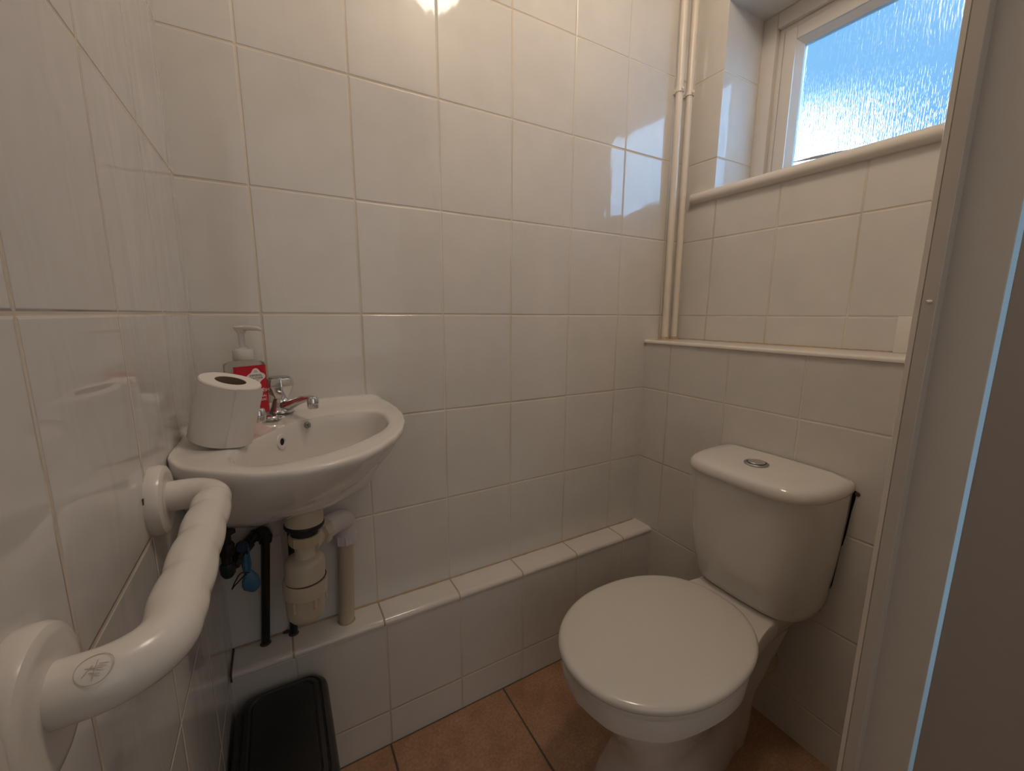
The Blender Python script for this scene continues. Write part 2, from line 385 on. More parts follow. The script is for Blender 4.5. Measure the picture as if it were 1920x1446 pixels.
# ---------------------------------------------------------------- toilet
TY = -.478
def tl(t, s, z): return (XC - t, TY + s, z)
def sym(tab, n=72):
    up = [(t, s, 0) for t, s in tab]; lo = [(t, -s, 0) for t, s in tab[::-1] if s > 1e-6]
    return resample(up + lo, n)
def smooth_tab(tab, n=8):
    P = bez(*[(t, s, 0) for t, s in tab], n=n); return [(p.x, max(0, p.y)) for p in P]
def superegg(tc, af, ar, w, nf, nr, n=72):
    out = []
    for k in range(n):
        a = 2 * PI * k / n; c, s = math.cos(a), math.sin(a); e = nf if c > 0 else nr; A = af if c > 0 else ar
        out.append((tc + A * math.copysign(abs(c) ** (2 / e), c), w * math.copysign(abs(s) ** (2 / e), s)))
    return out
toilet = empty('toilet', (.8, TY, 0))
tag(toilet, 'white close-coupled toilet with closed lid and chrome flush button, against the tiled wall', 'toilet')
def pan_tab(tf, w, tr, wr, sc=1):
    # half outline: front tip round to the rear edge
    k = w / .165
    f0 = .44; fs = (tf - f0) / .215
    tab = [(tf, 0), (f0 + .208 * fs, .040 * k), (f0 + .188 * fs, .088 * k), (f0 + .120 * fs, .143 * k), (f0 + .01, w)]
    return smooth_tab(tab + [(.36, w * .40 + (.158 * k) * .6), (.28, .5 * (wr + w) * .98), (.20, wr * .85 + w * .15), (max(tr + .05, .12), wr), (tr + .012, wr * .97), (tr, wr * .85), (tr, 0)], 6)
secs = [(0, .560, .108, .115, .056), (.012, .560, .108, .112, .056), (.04, .545, .100, .11, .056), (.10, .512, .080, .10, .055), (.155, .512, .078, .09, .058),
        (.20, .535, .090, .07, .066), (.245, .562, .104, .05, .070), (.29, .595, .124, .035, .080), (.33, .620, .141, .03, .088), (.350, .632, .149, .03, .092),
        (.353, .650, .162, .03, .096), (.393, .654, .165, .03, .098), (.399, .652, .163, .032, .096), (.401, .645, .157, .036, .091)]
rings = []
for z, tf, w_, tr, wr in secs:
    rings.append([tl(p.x, p.y, z) for p in sym(pan_tab(tf, w_, tr, wr), 120)])
G().loft(rings).build('pan', M['ceramic'], toilet, smooth=50)
# seat ring and lid
seat = empty  # (kept plain: the ring shows only as a thin line under the lid)
def egg_rings(spec, tc=.44, af=.225, ar=.235, w=.174):
    return [[tl(tc + (t - tc) * k, s * k, z) for t, s in superegg(tc, af, ar, w, 2.05, 2.25)] for k, z in spec]
G().loft(egg_rings([(.955, .401), (.975, .403), (.978, .411), (.965, .414)])).build('seat_ring', M['seat'], toilet, smooth=50)
dome = lambda k: .4345 - .0025 * k * k
lid = G().loft(egg_rings([(.97, .4155), (.992, .4165), (1.0, .420), (.998, .4245), (.988, .4285), (.968, .4312), (.93, .4326), (.75, .4334), (.4, .434), (.1, .4342)])).build('seat_lid', M['seat'], toilet, smooth=60)
for s in (-.045, .045): G().tube([tl(.212, s - .016, .408), tl(.212, s + .016, .408)], .007, 14).build('hinge', M['seat'], toilet)
# cistern
def cist_outline(w, d, r=.085, back=.004, n=72):
    pts = [(back, w * .985)]
    nfr = 22
    pts += [(d * math.sin(a) ** .52 * (1 - .06 * math.cos(a) ** .72), w * math.cos(a) ** .36) for a in (PI / 2 * k / nfr for k in range(1, nfr))]
    pts += [(d, 0)]
    up = [(max(back, t), s, 0) for t, s in pts]; lo = [(max(back, t), -s, 0) for t, s in pts[::-1] if s > 1e-6]
    return resample(up + lo, n)
def cist(spec, name, mat, parent, bw=None):
    rings = [[tl(p.x, p.y, z) for p in cist_outline(w, d)] for w, d, z in spec]
    return G().loft(rings).build(name, mat, parent, smooth=55)
cist([(.122, .138, .4015), (.133, .148, .403), (.1375, .153, .408), (.1408, .159, .425), (.1445, .169, .455), (.1480, .177, .485), (.1525, .184, .53), (.1575, .190, .60), (.1615, .195, .66), (.1632, .197, .717)], 'cistern', M['ceramic'], toilet)
cl = cist([(.155, .196, .715), (.163, .205, .717), (.1655, .208, .721), (.1655, .208, .728), (.163, .206, .7365), (.157, .201, .743), (.146, .191, .7475), (.12, .165, .7505), (.06, .10, .752), (.02, .06, .7522)], 'cistern_lid', M['ceramic'], toilet)
bz = .7512
bt = G().lathe([(.0275, 0), (.0275, .003), (.0255, .0045), (.0215, .0045), (.0205, .002), (.0, .002)], tl(.108, .003, bz), seg=40).build('flush_button', M['steel'], cl)
G().lathe([(.019, .0015), (.0195, .0055), (.018, .0075), (.010, .0085), (0, .0087)], tl(.108, .003, bz), seg=40, ell=.96).build('push_plate', M['chrome'], bt)
# soil pipe behind the pan, shade by the cistern painted as a dark strip, and scrap of filler
g = G(); g.tube([tl(.10, 0, .2), tl(.06, 0, .19), tl(.0, 0, .185)], .055, 24); g.build('soil_pipe', M['trap'], toilet)
g = G(); pts = [(-.6432, .722), (-.6425, .70), (-.6395, .672), (-.635, .61), (-.632, .585), (-.631, .58), (-.6275, .52), (-.6235, .475), (-.621, .463)]
wd = [.0012, .0008, .0008, .0014, .0014, .0002, .0002, .0012, .0004]
g.loft([[(XC - .0006, y + .016, z), (XC - .0006, y + .0015 - w_, z)] for (y, z), w_ in zip(pts, wd)], False, False, False)
g.build('painted_gap_shade', M['dark'], toilet)
g = G(); g.lathe([(.0, .002), (.004, .0015), (.0055, 0)], (XC - .0005, -.6445, .7155), (-1, 0, 0), 9); g.build('chip', M['rust'], toilet)

# ---------------------------------------------------------------- corner basin
BC = Vector((.19, -.24))
outer_pts = [(0, 0), (.12, 0), (.25, 0), (.330, 0), (.346, -.006), (.355, -.035), (.361, -.075), (.3624, -.114), (.358, -.178), (.3463, -.238), (.328, -.290), (.3055, -.334), (.268, -.382), (.235, -.410), (.195, -.427), (.1512, -.434), (.110, -.424), (.0745, -.404), (.042, -.383), (.018, -.362), (.005, -.345), (0, -.333), (0, -.25), (0, -.12)]
inner_pts = bez(*[(x, y, 0) for x, y in [(.070, -.325), (.076, -.288), (.106, -.226), (.150, -.160), (.200, -.128), (.2464, -.116), (.297, -.121), (.320, -.150), (.317, -.225), (.296, -.28), (.261, -.322), (.197, -.372), (.141, -.388), (.097, -.381), (.076, -.356), (.070, -.325)]], n=6)[:-1]
def polar(pts, n=120):
    P = [Vector((p[0], p[1])) - BC for p in pts]; out = []
    for k in range(n):
        a = 2 * PI * k / n; d = Vector((math.cos(a), math.sin(a))); best = 0
        for i in range(len(P)):
            p, q = P[i], P[(i + 1) % len(P)]; e = q - p; den = d.x * e.y - d.y * e.x
            if abs(den) < 1e-9: continue
            t = (p.x * e.y - p.y * e.x) / den; u = (p.x * d.y - p.y * d.x) / den
            if t > 0 and -1e-6 <= u <= 1 + 1e-6: best = max(best, t)
        out.append(BC + d * best)
    return out
OUT = polar(outer_pts); INN = polar([(p.x, p.y) for p in inner_pts])
def deckz(x, y):
    dw = min(x, -y); rise = .010 * max(0, 1 - dw / .016) ** 1.0
    return .9085 + .006 * max(0, min(1, 1 - dw / .10)) + rise
def shrink(p, k, ax=.0, ay=.0): return Vector((ax + (p.x - ax) * k, ay + (p.y - ay) * k))
basin = empty('corner_basin', (.17, -.2, .73))
tag(basin, 'small white ceramic wash basin fixed in the corner of the tiled walls', 'basin')
rings = []
for k, z in [(.30, .756), (.50, .7565), (.575, .760), (.64, .770), (.705, .784), (.775, .802), (.85, .826), (.92, .852), (.97, .877), (.992, .892), (1.0, .899)]:
    rings.append([(*shrink(p, k), z) for p in OUT])
# rounded rim in to the deck
for q, dz in [(.0, -.005), (.02, -.0022), (.07, -.0005), (.16, 0), (.5, 0), (.86, 0)]:
    R_ = []
    for o_, i_ in zip(OUT, INN):
        p = o_.lerp(i_, q); R_.append((p.x, p.y, deckz(p.x, p.y) + dz))
    rings.append(R_)
for k, z in [(1.0, .9065), (.985, .902), (.97, .893), (.955, .878), (.93, .855), (.88, .832), (.78, .812), (.6, .798), (.35, .792), (.12, .790)]:
    rings.append([(BC.x + (p.x - BC.x) * k, BC.y + (p.y - BC.y) * k, z) for p in INN])
G().loft(rings).build('bowl', M['ceramic'], basin, smooth=60)

# placeholder coordinates for fittings on the bowl wall are taken from the bowl surface itself
CAM = Vector((.13986, -1.01904, 1.11128))
import mathutils
dg = bpy.context.evaluated_depsgraph_get(); dg.update()
bowl_me = [c for c in basin.children if c.name.startswith('bowl')][0].data
bvh = mathutils.bvhtree.BVHTree.FromPolygons([v.co.copy() for v in bowl_me.vertices], [list(p.vertices) for p in bowl_me.polygons])
def on_bowl(target):
    """the bowl wall at a given spot: nearest point and normal"""
    p, n, i, d = bvh.find_nearest(Vector(target)); return p, n
OVER = Vector((.1235, -.1790, .880)); STAY = Vector((.182, -.145, .8965))

# overflow ring and chain stay on the bowl wall
p, n = on_bowl(OVER)
g = G(); g.lathe([(.0062, .0002), (.0070, .0018), (.0105, .0026), (.0140, .0018), (.0152, .0)], p, n, 28, caps=False)
ov = g.build('overflow_ring', M['trap_white'], basin)
G().lathe([(0, .0006), (.0066, .0006), (.0066, -.002)], p, n, 20, caps=False).build('overflow_hole', M['dark'], ov)
p, n = on_bowl(STAY)
g = G(); g.lathe([(0, .007), (.0022, .0068), (.0026, .003), (.0062, .0022), (.0068, 0)], p, n, 20)
g.build('chain_stay', M['steel'], basin)
g = G(); g.lathe([(0, .001), (.016, .0012), (.020, .002), (.022, .0)], (.186, -.236, .7902), seg=28); g.build('waste_grate', M['chrome'], basin)
p, n = on_bowl((.0655, -.405, .880))
g = G(); g.loft([[p + n * .0006 + Vector((w_ * .8, w_ * .6, z)) for w_ in (-.0016, .0002, .0020)] for z in (-.008, -.002, .004, .008)], False, False, False)
g.build('rust_spot', M['rust'], basin)
# small chrome cap over the middle hole of the deck
p0 = (.121, -.128, .9135)
g = G(); g.lathe([(0, .0052), (.010, .0052), (.0115, .0042), (.0125, .002), (.0165, .0016), (.0172, 0)], p0, seg=32)
g.build('hole_cap', M['chrome'], basin)

# ---------------------------------------------------------------- taps
def make_tap():
    r = empty('basin_tap', (0, 0, 0))
    g = G(); g.lathe([(0, 0), (.0235, 0), (.0235, .0035), (.0215, .006), (.0185, .012), (.0170, .018), (.0160, .023), (.0135, .028), (.0115, .032), (0, .0325)], (0, 0, 0), seg=36)
    g.build('body', M['chrome'], r)
    g = G()
    pts = bez((.004, 0, .012), (.030, 0, .017), (.062, 0, .029), (.092, 0, .0375), (.104, 0, .0375), n=6)
    rad = [.0125 - .0062 * min(1, i / (len(pts) * .72)) for i in range(len(pts))]
    g.tube(pts, rad, 18)
    sp = g.build('spout', M['chrome'], r)
    g = G(); g.lathe([(.0088, -.004), (.0100, -.002), (.0104, .006), (.0100, .015), (.0075, .0185), (0, .0192)], (.106, 0, .0230), seg=24); g.lathe([(.0088, .0), (.0080, .003), (0, .003)], (.106, 0, .0190), seg=20)
    g.build('nozzle', M['chrome'], sp)
    g = G()
    rings = []
    for rr, z in [(.0125, .027), (.0150, .028), (.0195, .036), (.0270, .0545), (.0267, .0590), (.0240, .0680), (.0220, .0700)]:
        rings.append([(rr * math.cos(2 * PI * (k + .5) / 8), rr * math.sin(2 * PI * (k + .5) / 8), z) for k in range(8)])
    g.loft(rings)
    h = g.build('handle', M['chrome'], r, smooth=12)
    mod = h.modifiers.new('edge', 'BEVEL'); mod.width = .0012; mod.segments = 2; mod.limit_method = 'ANGLE'
    G().lathe([(.0200, .0695), (.0198, .0713), (.0180, .0720), (0, .0723)], (0, 0, 0), seg=32).build('handle_cap', M['steel'], h)
    return r
def copy_tree(o, parent=None):
    c = o.copy(); COL.objects.link(c)
    if parent is not None: c.parent = parent
    for ch in list(o.children): copy_tree(ch, c)
    return c
tap = make_tap(); tap2 = copy_tree(tap)
tap.location = (.139, -.066, .9125); tap.rotation_euler = (0, 0, math.radians(-60))
tag(tap, 'chrome tap with faceted head beside the red soap bottle', 'tap', 'chrome taps on the basin')
tap2.location = (.049, -.140, .9135); tap2.rotation_euler = (0, 0, math.radians(-58))
tag(tap2, 'chrome tap mostly hidden behind the toilet roll, only its spout tip showing', 'tap', 'chrome taps on the basin')

# ---------------------------------------------------------------- toilet roll
RC = Vector((.0512, -.259, .9200)); RR = .0408
roll = empty('toilet_roll', RC); tag(roll, 'white toilet roll standing tilted on end on the basin rim', 'toilet roll')
vx = Vector((.06, -.62, 0)).normalized()                       # it leans over towards the bowl
RAX = (Matrix.Rotation(math.radians(-9), 3, Vector((vx.y, -vx.x, 0))) @ Matrix.Rotation(math.radians(14), 3, -vx) @ Vector((0, 0, 1))).normalized()
RQ = Vector((0, 0, 1)).rotation_difference(RAX)
def rmod(k, a): return 1 + .006 * math.sin(a * 3 + .4) + .004 * math.sin(a * 7 + k * .6)
g = G(); g.lathe([(.0205, .001), (RR - .001, 0), (RR, .0012), (RR + .0004, .03), (RR - .0002, .07), (RR, .0925), (RR - .0015, .0942), (.0205, .0942), (.0205, .0011)], RC, RAX, seg=72, mod=lambda k, a: 1 if k in (0, 7, 8) else rmod(0, a), caps=False)
a0 = math.radians(-75)
g.loft([[RC + RQ @ Vector((math.cos(a) * (RR + .0010 + .0034 * f ** 2), math.sin(a) * (RR + .0010 + .0034 * f ** 2), z)) for f, a in ((k / 10, a0 + math.radians(64) * k / 10) for k in range(11))] for z in [.001 + .0925 * q / 10 for q in range(11)]], False, False, False)
g.build('paper', M['paper'], roll, smooth=40)
g = G(); g.lathe([(.0206, .0015), (.0206, .094), (.0196, .094), (.0196, .0015), (0, .012)], RC, RAX, seg=40, caps=False)
g.build('cardboard_core', M['card'], roll)

# ---------------------------------------------------------------- hand soap bottle
BX, BY, BZ = .083, -.080, .9138; TH = math.radians(-60); ZS = .85      # the label faces out of the corner, to the right
soap = empty('soap_bottle', (BX, BY, BZ)); tag(soap, 'clear pump hand soap bottle with a red label, standing behind the toilet roll', 'soap bottle')
ux = Vector((-math.sin(TH), math.cos(TH), 0)) * -1           # to the label's right as read
ux = Vector((math.cos(TH + PI / 2), math.sin(TH + PI / 2), 0)); nx = Vector((math.cos(TH), math.sin(TH), 0))
def bp_(u, v, z): return Vector((BX, BY, BZ)) + ux * u + nx * v + Vector((0, 0, z * ZS))
def bsec(hw, hd, z, n=48, e=3.2):
    out = []
    for k in range(n):
        a = 2 * PI * k / n; c, s = math.cos(a), math.sin(a)
        out.append(bp_(hw * math.copysign(abs(c) ** (2 / e), c), hd * math.copysign(abs(s) ** (2 / e), s), z))
    return out
def bottle_rings(k):
    S_ = [(.027, .016, .001, 3), (.0315, .0205, .003, 3.2), (.033, .022, .010, 3.4), (.0335, .0222, .06, 3.4), (.0335, .0222, .117, 3.4), (.0328, .0217, .1205, 3.2), (.029, .019, .1235, 2.8), (.020, .0165, .127, 2.2), (.0150, .0150, .129, 2), (.0145, .0145, .133, 2)]
    return [bsec(a - k, b_ - k, z + (k if i == 0 else 0), e=e) for i, (a, b_, z, e) in enumerate(S_)]
G().loft(bottle_rings(0)).build('bottle_body', M['clear'], soap, smooth=60)
g = G(); g.loft([bsec(.0265, .0155, .0035), bsec(.0315, .0203, .008), bsec(.0322, .0208, .05), bsec(.0322, .0208, .098)]); g.build('liquid_soap', M['liquid'], soap, smooth=60)
g = G(); lw, l0, l1 = .0295, .006, .1165
g.loft([[bp_(u, .02235 if abs(u) < .022 else .02235 - (abs(u) - .022) ** 2 * 60, z) for u in [-lw + 2 * lw * k / 20 for k in range(21)]] for z in (l0, l1)], False, False, False)
lab = g.build('label', M['red'], soap, smooth=60)
# white cloud shaped badge and lettering
FR = .02275
def flat(poly, name, mat, parent, v=FR):
    g = G(); g.loft([[bp_(x, v, z) for x, z in poly], [bp_(x, v + .0002, z) for x, z in poly]]); return g.build(name, mat, parent, smooth=0)
cx_, cz_ = .0075, .0905
poly = []
for k in range(72):
    a = 2 * PI * k / 72
    r = .0150 + .0024 * math.cos(4 * (a - PI / 2)) * (1 if True else 0)
    poly.append((cx_ + r * math.cos(a) * 1.0, cz_ + r * math.sin(a) * 1.12))
bd = flat(poly, 'badge', M['white_ink'], lab)
def write(txt, u, z, size, mat, name='lettering', v=FR + .0003, sx=1.0):
    me = text_mesh(txt, size)
    for vt in me.vertices: vt.co = bp_(u + vt.co.x * sx, v + vt.co.z, z + vt.co.y)
    return link(name, me, mat, lab)
write('IMPERIAL', cx_, cz_ + .0030, .0072, M['grey_ink'], sx=.82); write('LEATHER', cx_, cz_ - .0035, .0072, M['grey_ink'], sx=.86)
g = G()
for zz, ww in ((.0105, .008), (.0135, .005), (-.0085, .010), (-.0115, .007)):
    g.loft([[bp_(cx_ + s * ww / 2, FR + .0003, cz_ + zz + d) for s, d in ((-1, 0), (1, 0), (1, .0009), (-1, .0009))]], True, False)
g.build('printed_line', M['grey_ink'], lab, smooth=0)
write('HANDWASH', .006, .058, .0095, M['white_ink'], sx=.88); write('ORIGINAL', .0105, .045, .0068, M['white_ink'], sx=.9); write('CLASSIC', .013, .0365, .0068, M['white_ink'], sx=.9); write('antibacterial', .003, .014, .0045, M['white_ink'], sx=.9)
g = G(); g.lathe([(r_, z * ZS) for r_, z in [(.0165, .129), (.0172, .131), (.0172, .149), (.0160, .152), (.0095, .1535), (.0085, .157), (0, .1575)]], (BX, BY, BZ), seg=36)
g.build('pump_collar', M['pump'], soap)
g = G(); g.lathe([(r_, z * ZS) for r_, z in [(.0055, .155), (.0055, .186), (.0062, .188), (.0115, .199), (.0120, .2015), (.009, .2035), (0, .204)]], (BX, BY, BZ), seg=28)
pz = BZ + .1995 * ZS; d = Vector((.80, -.60, 0)).normalized(); o_ = Vector((BX, BY, pz))
g.tube([o_, o_ + d * .018, o_ + d * .036 + Vector((0, 0, -.001)), o_ + d * .043 + Vector((0, 0, -.004))], [.0052, .0048, .0038, .0030], 14)
g.build('pump_head', M['pump'], soap)

# ---------------------------------------------------------------- waste trap and pipes
TRP = Vector((.153, -.205)); TZ = .022; LN = Vector((.055, .0))            # the trap hangs slightly out of plumb
def tp(z): return Vector((TRP.x + LN.x * (z - .60), TRP.y, z + TZ))
trap = empty('bottle_trap', (TRP.x, TRP.y, .51)); tag(trap, 'cream plastic bottle trap hanging under the basin', 'waste trap')
AX = Vector((LN.x, 0, 1)).normalized()
def tla(prof, name, mat, seg=36, mod=None, parent=None):
    g = G(); g.lathe([(r, z - .60) for r, z in prof], tp(.60), AX, seg, mod, caps=True); return g.build(name, mat, parent or trap, smooth=40)
tla([(.030, .7345), (.031, .733), (.033, .717), (.033, .706), (.029, .704)], 'tailpiece', M['trap'])
tla([(.0335, .7065), (.0345, .704), (.0345, .700), (.032, .6965), (.026, .695), (.0235, .693), (.0235, .684), (.024, .680)], 'washer', M['rubber'])
tla([(.0225, .684), (.0262, .683), (.0265, .672), (.0250, .664), (.0215, .663)], 'compression_nut', M['trap_yellow'], 48, lambda k, a: 1 + (.045 if math.cos(a * 8) > .75 else 0))
tla([(.0175, .672), (.0175, .642), (.019, .639), (.027, .637), (.0325, .633), (.0345, .627), (.0348, .590), (.0352, .588)], 'trap_body', M['trap'])
cup = tla([(.0350, .5935), (.0385, .593), (.0390, .585), (.0385, .565), (.0352, .5635), (.0345, .562), (.0335, .530), (.0315, .519), (.0260, .5115), (.015, .508), (0, .5075)], 'trap_cup', M['trap'])
for k in range(6):
    a = PI / 3 * k + .42 - PI / 2; c0 = tp(.555) + Vector((math.cos(a), math.sin(a), 0)) * .0348
    G().tube([c0 + Vector((0, 0, .010)), c0 + Vector((0, 0, -.012))], .0028, 8).build('grip_rib', M['trap'], cup)
g = G(); rz = .5942; g.tube([tp(rz) + Vector((math.cos(a) * .0358, math.sin(a) * .0358, 0)) for a in (2 * PI * k / 48 for k in range(49))], .0011, 6, False)
g.build('rust_line', M['rust'], trap)
# outlet arm and elbow
o0 = tp(.656) ; e1 = Vector((.2475, -.034, .626 + TZ))
dr_ = Vector((e1.x - o0.x, e1.y - o0.y, 0)).normalized()
out_l = o0 + dr_ * .012
g = G(); g.tube([out_l - Vector((0, 0, .004)), out_l + dr_ * .03 - Vector((0, 0, .003))], .0205, 24); g.tube([out_l + dr_ * .03 - Vector((0, 0, .003)), out_l + dr_ * .06 - Vector((0, 0, .006))], .0185, 24)
g.build('outlet_arm', M['trap'], trap)
def nutmod(i, a): return 1 + (.075 if math.cos(a * 9) > .8 else 0)
g = G(); g.tube([out_l + dr_ * .036 - Vector((0, 0, .003)), out_l + dr_ * .040 - Vector((0, 0, .003)), out_l + dr_ * .058 - Vector((0, 0, .006)), out_l + dr_ * .060 - Vector((0, 0, .006))], [.0245, .0275, .0275, .0245], 54, mod=nutmod)
g.build('outlet_nut', M['trap'], trap)
wp = empty('waste_pipe', (.237, -.0295, .364)); tag(wp, 'vertical cream plastic waste pipe running from the white elbow down to the tiled boxing', 'pipe')
bt0, bt1 = Vector((.237, -.0300, .364)), Vector((.2485, -.0300, .61))
G().tube([bt0, bt1], .0178, 26).build('pipe', M['pipe_cream'], wp)
g = G()
ce = Vector((.2478, -.034, .632)); a_ = out_l + dr_ * .058 - Vector((0, 0, .007))
g.tube(bez(a_, a_.lerp(ce, .55) + Vector((0, 0, .003)), ce + Vector((-.004, -.004, -.002)), ce + Vector((0, .001, -.02)), ce + Vector((-.0008, .002, -.045)), n=6), .0240, 28)
el = g.build('elbow', M['trap_white'], wp)
for k in range(5):
    q = a_.lerp(ce, .12 + .16 * k); G().tube([q + Vector((-.004, -.006, .0232)), q + Vector((.006, .008, .0232))], .0016, 6).build('grip_rib', M['trap_white'], el)
cn = Vector((.2468, -.030, .585))
g = G(); g.tube([cn + Vector((0, 0, .013)), cn + Vector((0, 0, .010)), cn + Vector((0, 0, -.010)), cn + Vector((0, 0, -.014))], [.0235, .0260, .0260, .0225], 54, mod=nutmod)
g.build('compression_nut', M['trap_white'], wp)
g = G(); g.lathe([(.0178, .004), (.0195, .001), (.0203, 0)], bt0, seg=18, caps=False); g.build('sealant', M['sealant'], wp)

# black supply pipe with elbow and isolating valve
bpz = .364
sp1 = empty('supply_pipe', (.064, -.0165, bpz)); tag(sp1, 'black painted supply pipe with elbows and isolating valve, left of the bottle trap', 'pipe')
P0, P1 = Vector((.0640, -.0165, bpz)), Vector((.0850, -.0165, .625))
g = G(); g.tube([P0, P1], .0088, 18); g.build('pipe', M['black'], sp1)
g = G(); e = P1 + Vector((.0005, -.0, .004))
q1 = Vector((.052, -.065, .6385)); q2 = Vector((.031, -.100, .6225)); 
g.tube(bez(P1 - Vector((.001, 0, .012)), P1 + Vector((0, 0, .004)), P1 + Vector((-.006, -.008, .016)), P1 + Vector((-.02, -.024, .016)), q1, n=6), .0118, 18)
g.tube([P1 - Vector((.0012, 0, .014)), P1 - Vector((0, 0, .0)), P1 + Vector((0, 0, .004))], [.0128, .0138, .0125], 18)
g.tube([P1 + Vector((-.012, -.015, .016)), P1 + Vector((-.018, -.022, .016))], .0142, 8)
g.build('elbow', M['black'], sp1)
g = G(); g.tube(bez(q1 + Vector((.006, .008, 0)), q1, q2, q2 + Vector((-.006, -.009, -.006)), n=5), .0105, 16); g.tube([q1 + Vector((.004, .006, -.001)), q1 + Vector((-.008, -.014, -.006))], .0135, 6)
g.tube([q2 + Vector((.004, .006, .004)), q2 + Vector((-.002, -.003, -.002))], .0140, 6)
g.build('valve', M['black'], sp1)
q3 = q2 + Vector((-.008, -.012, -.006)); 
g = G(); g.lathe([(0, -.014), (.008, -.013), (.0125, -.006), (.013, .004), (.0125, .012), (.0105, .016)], q3, seg=8); g.build('valve_elbow', M['green'], sp1)
g = G(); g.tube([q3 + Vector((0, 0, .012)), q3 + Vector((0.002, .004, .075)), q3 + Vector((.003, .006, .12))], .0092, 16)
g.tube([q3 + Vector((0.001, .002, .030)), q3 + Vector((0.001, .002, .036)), q3 + Vector((.002, .004, .052)), q3 + Vector((.002, .004, .056))], [.011, .0135, .0135, .011], 8)
g.tube([q3 + Vector((.002, .005, .075)), q3 + Vector((.002, .005, .088))], .018, 6)
g.build('tap_connector', M['black'], sp1)
g = G(); g.lathe([(.0088, .0035), (.0105, .001), (.0118, 0)], P0, seg=14, caps=False); g.build('rust_ring', M['rust'], sp1)
sp2 = empty('supply_pipe', (.1215, -.0145, bpz)); tag(sp2, 'black painted supply pipe half hidden behind the bottle trap', 'pipe')
G().tube([(.1215, -.0145, bpz), (.134, -.0145, .56), (.137, -.0155, .74)], .0085, 18).build('pipe', M['black'], sp2)
g = G(); g.lathe([(.0085, .0035), (.0100, .001), (.0112, 0)], (.1215, -.0145, bpz), seg=14, caps=False)
g.tube([(.0995, -.004, .366), (.108, -.006, .368), (.1150, -.008, .367)], [.002, .004, .003], 8)
g.build('rust_ring', M['rust'], sp2)

# blue plastic tag tied to the valve
VT = q1 + Vector((-.004, -.012, -.004))
bl = empty('valve_tag', VT); tag(bl, 'crumpled blue plastic tag hanging from the black valve under the basin', 'tag')
g = G()
def bulge(k, a): return 1 + .10 * math.sin(3 * a + k) + .06 * math.sin(5 * a + 2 * k)
t0 = VT + Vector((.0035, -.003, -.046)); 
g.lathe([(.002, .004), (.006, .0), (.010, -.008), (.0150, -.018), (.0165, -.028), (.0150, -.038), (.0100, -.046), (.004, -.050), (0, -.051)], t0, (-.16, 0, 1), 22, bulge, .6)
b_ = g.build('pouch', M['blue'], bl, smooth=60)
g = G()
g.loft([[VT + Vector((.0035 + dx * w_, -.006 + .004 * math.sin(dx * 3), z)) for dx in (-1, -.3, .4, 1)] for z, w_ in ((.012, .006), (.004, .0075), (-.012, .0070), (-.03, .0085), (-.042, .0065), (-.05, .005))], False, False, False)
o = g.build('strap', M['blue'], bl, smooth=60); sm = o.modifiers.new('thick', 'SOLIDIFY'); sm.thickness = .0015
g = G(); g.lathe([(0, .003), (.0115, .003), (.0115, -.003), (0, -.003)], VT + Vector((-.001, -.008, .012)), (.5, -.85, .2), 20); g.build('disc', plain('dark blue plastic', (.02, .035, .08), .4), bl)
g = G(); g.tube(bez(t0 + Vector((.004, -.008, -.001)), t0 + Vector((-.010, -.010, .004)), t0 + Vector((-.020, -.010, -.008)), t0 + Vector((-.0285, -.010, -.026)), t0 + Vector((-.0245, -.010, -.021)), t0 + Vector((-.013, -.010, -.010)), t0 + Vector((-.002, -.009, -.001)), n=6), .0012, 8)
g.build('wire_tie', M['wire'], bl)

# ---------------------------------------------------------------- grab bar
GZ, GX, GY0, GY1 = .894, .0605, -.413, -.712
gb = empty('grab_bar', (0, (GY0 + GY1) / 2, GZ)); tag(gb, 'white fluted grab bar on round flanges, fixed to the tiled wall left of the basin', 'grab bar')
r = .0182
for i, (y, rf) in enumerate(((GY0 - .006, .0405), (GY1 - .005, .0435))):
    g = G(); g.lathe([(rf, 0), (rf + .0005, .003), (rf + .0003, .009), (rf - .0015, .0128), (rf - .005, .0145), (rf - .009, .0148), (.024, .0135), (.0185, .0135)], (0, y, GZ), (1, 0, 0), 48)
    g.build('flange', M['bar_white'], gb)
def elbow(y, s):
    rb = .034; pts = [(.012, y, GZ), (GX - rb, y, GZ)] + [(GX - rb + rb * math.sin(a), y + s * (rb - rb * math.cos(a)), GZ) for a in (PI / 2 * k / 12 for k in range(1, 13))]
    pts += [(GX, y + s * (rb + .004), GZ)]
    G().tube(pts, r, 28).build('elbow', M['bar_white'], gb)
    return y + s * (rb + .004)
ya = elbow(GY0, -1); yb = elbow(GY1, 1)
n = 60
rings = []
for i in range(n + 1):
    u = i / n; e = min(1, 12 * u, 12 * (1 - u)); R_ = []
    for k in range(48):
        ph = 2 * PI * k / 48; q = math.cos(ph + math.radians(40))
        wv = abs(math.sin(PI * (u * 3.5 + (.42 if q < 0 else 0)))) ** .75
        rr_ = r * (.985 + e * (.17 * abs(q) ** 1.4 * wv - .03 * abs(q) + .012 * math.cos(8 * ph)))
        R_.append((GX + rr_ * math.cos(ph), ya + (yb - ya) * u, GZ + rr_ * math.sin(ph)))
    rings.append(R_)
G().loft(rings).build('grip', M['bar_white'], gb, smooth=60)
mk = G()
mc = Vector((.034, GY1 - .001, GZ)); 
def onbar(du, ang, rr_=r + .0002): return Vector((mc.x + du, GY1 + rr_ * math.sin(ang), GZ + rr_ * math.cos(ang)))
mk.tube([onbar(.0085 * math.cos(a), .0 - .55 + .46 * math.sin(a)) for a in (2 * PI * k / 36 for k in range(37))], .00022, 5, False)
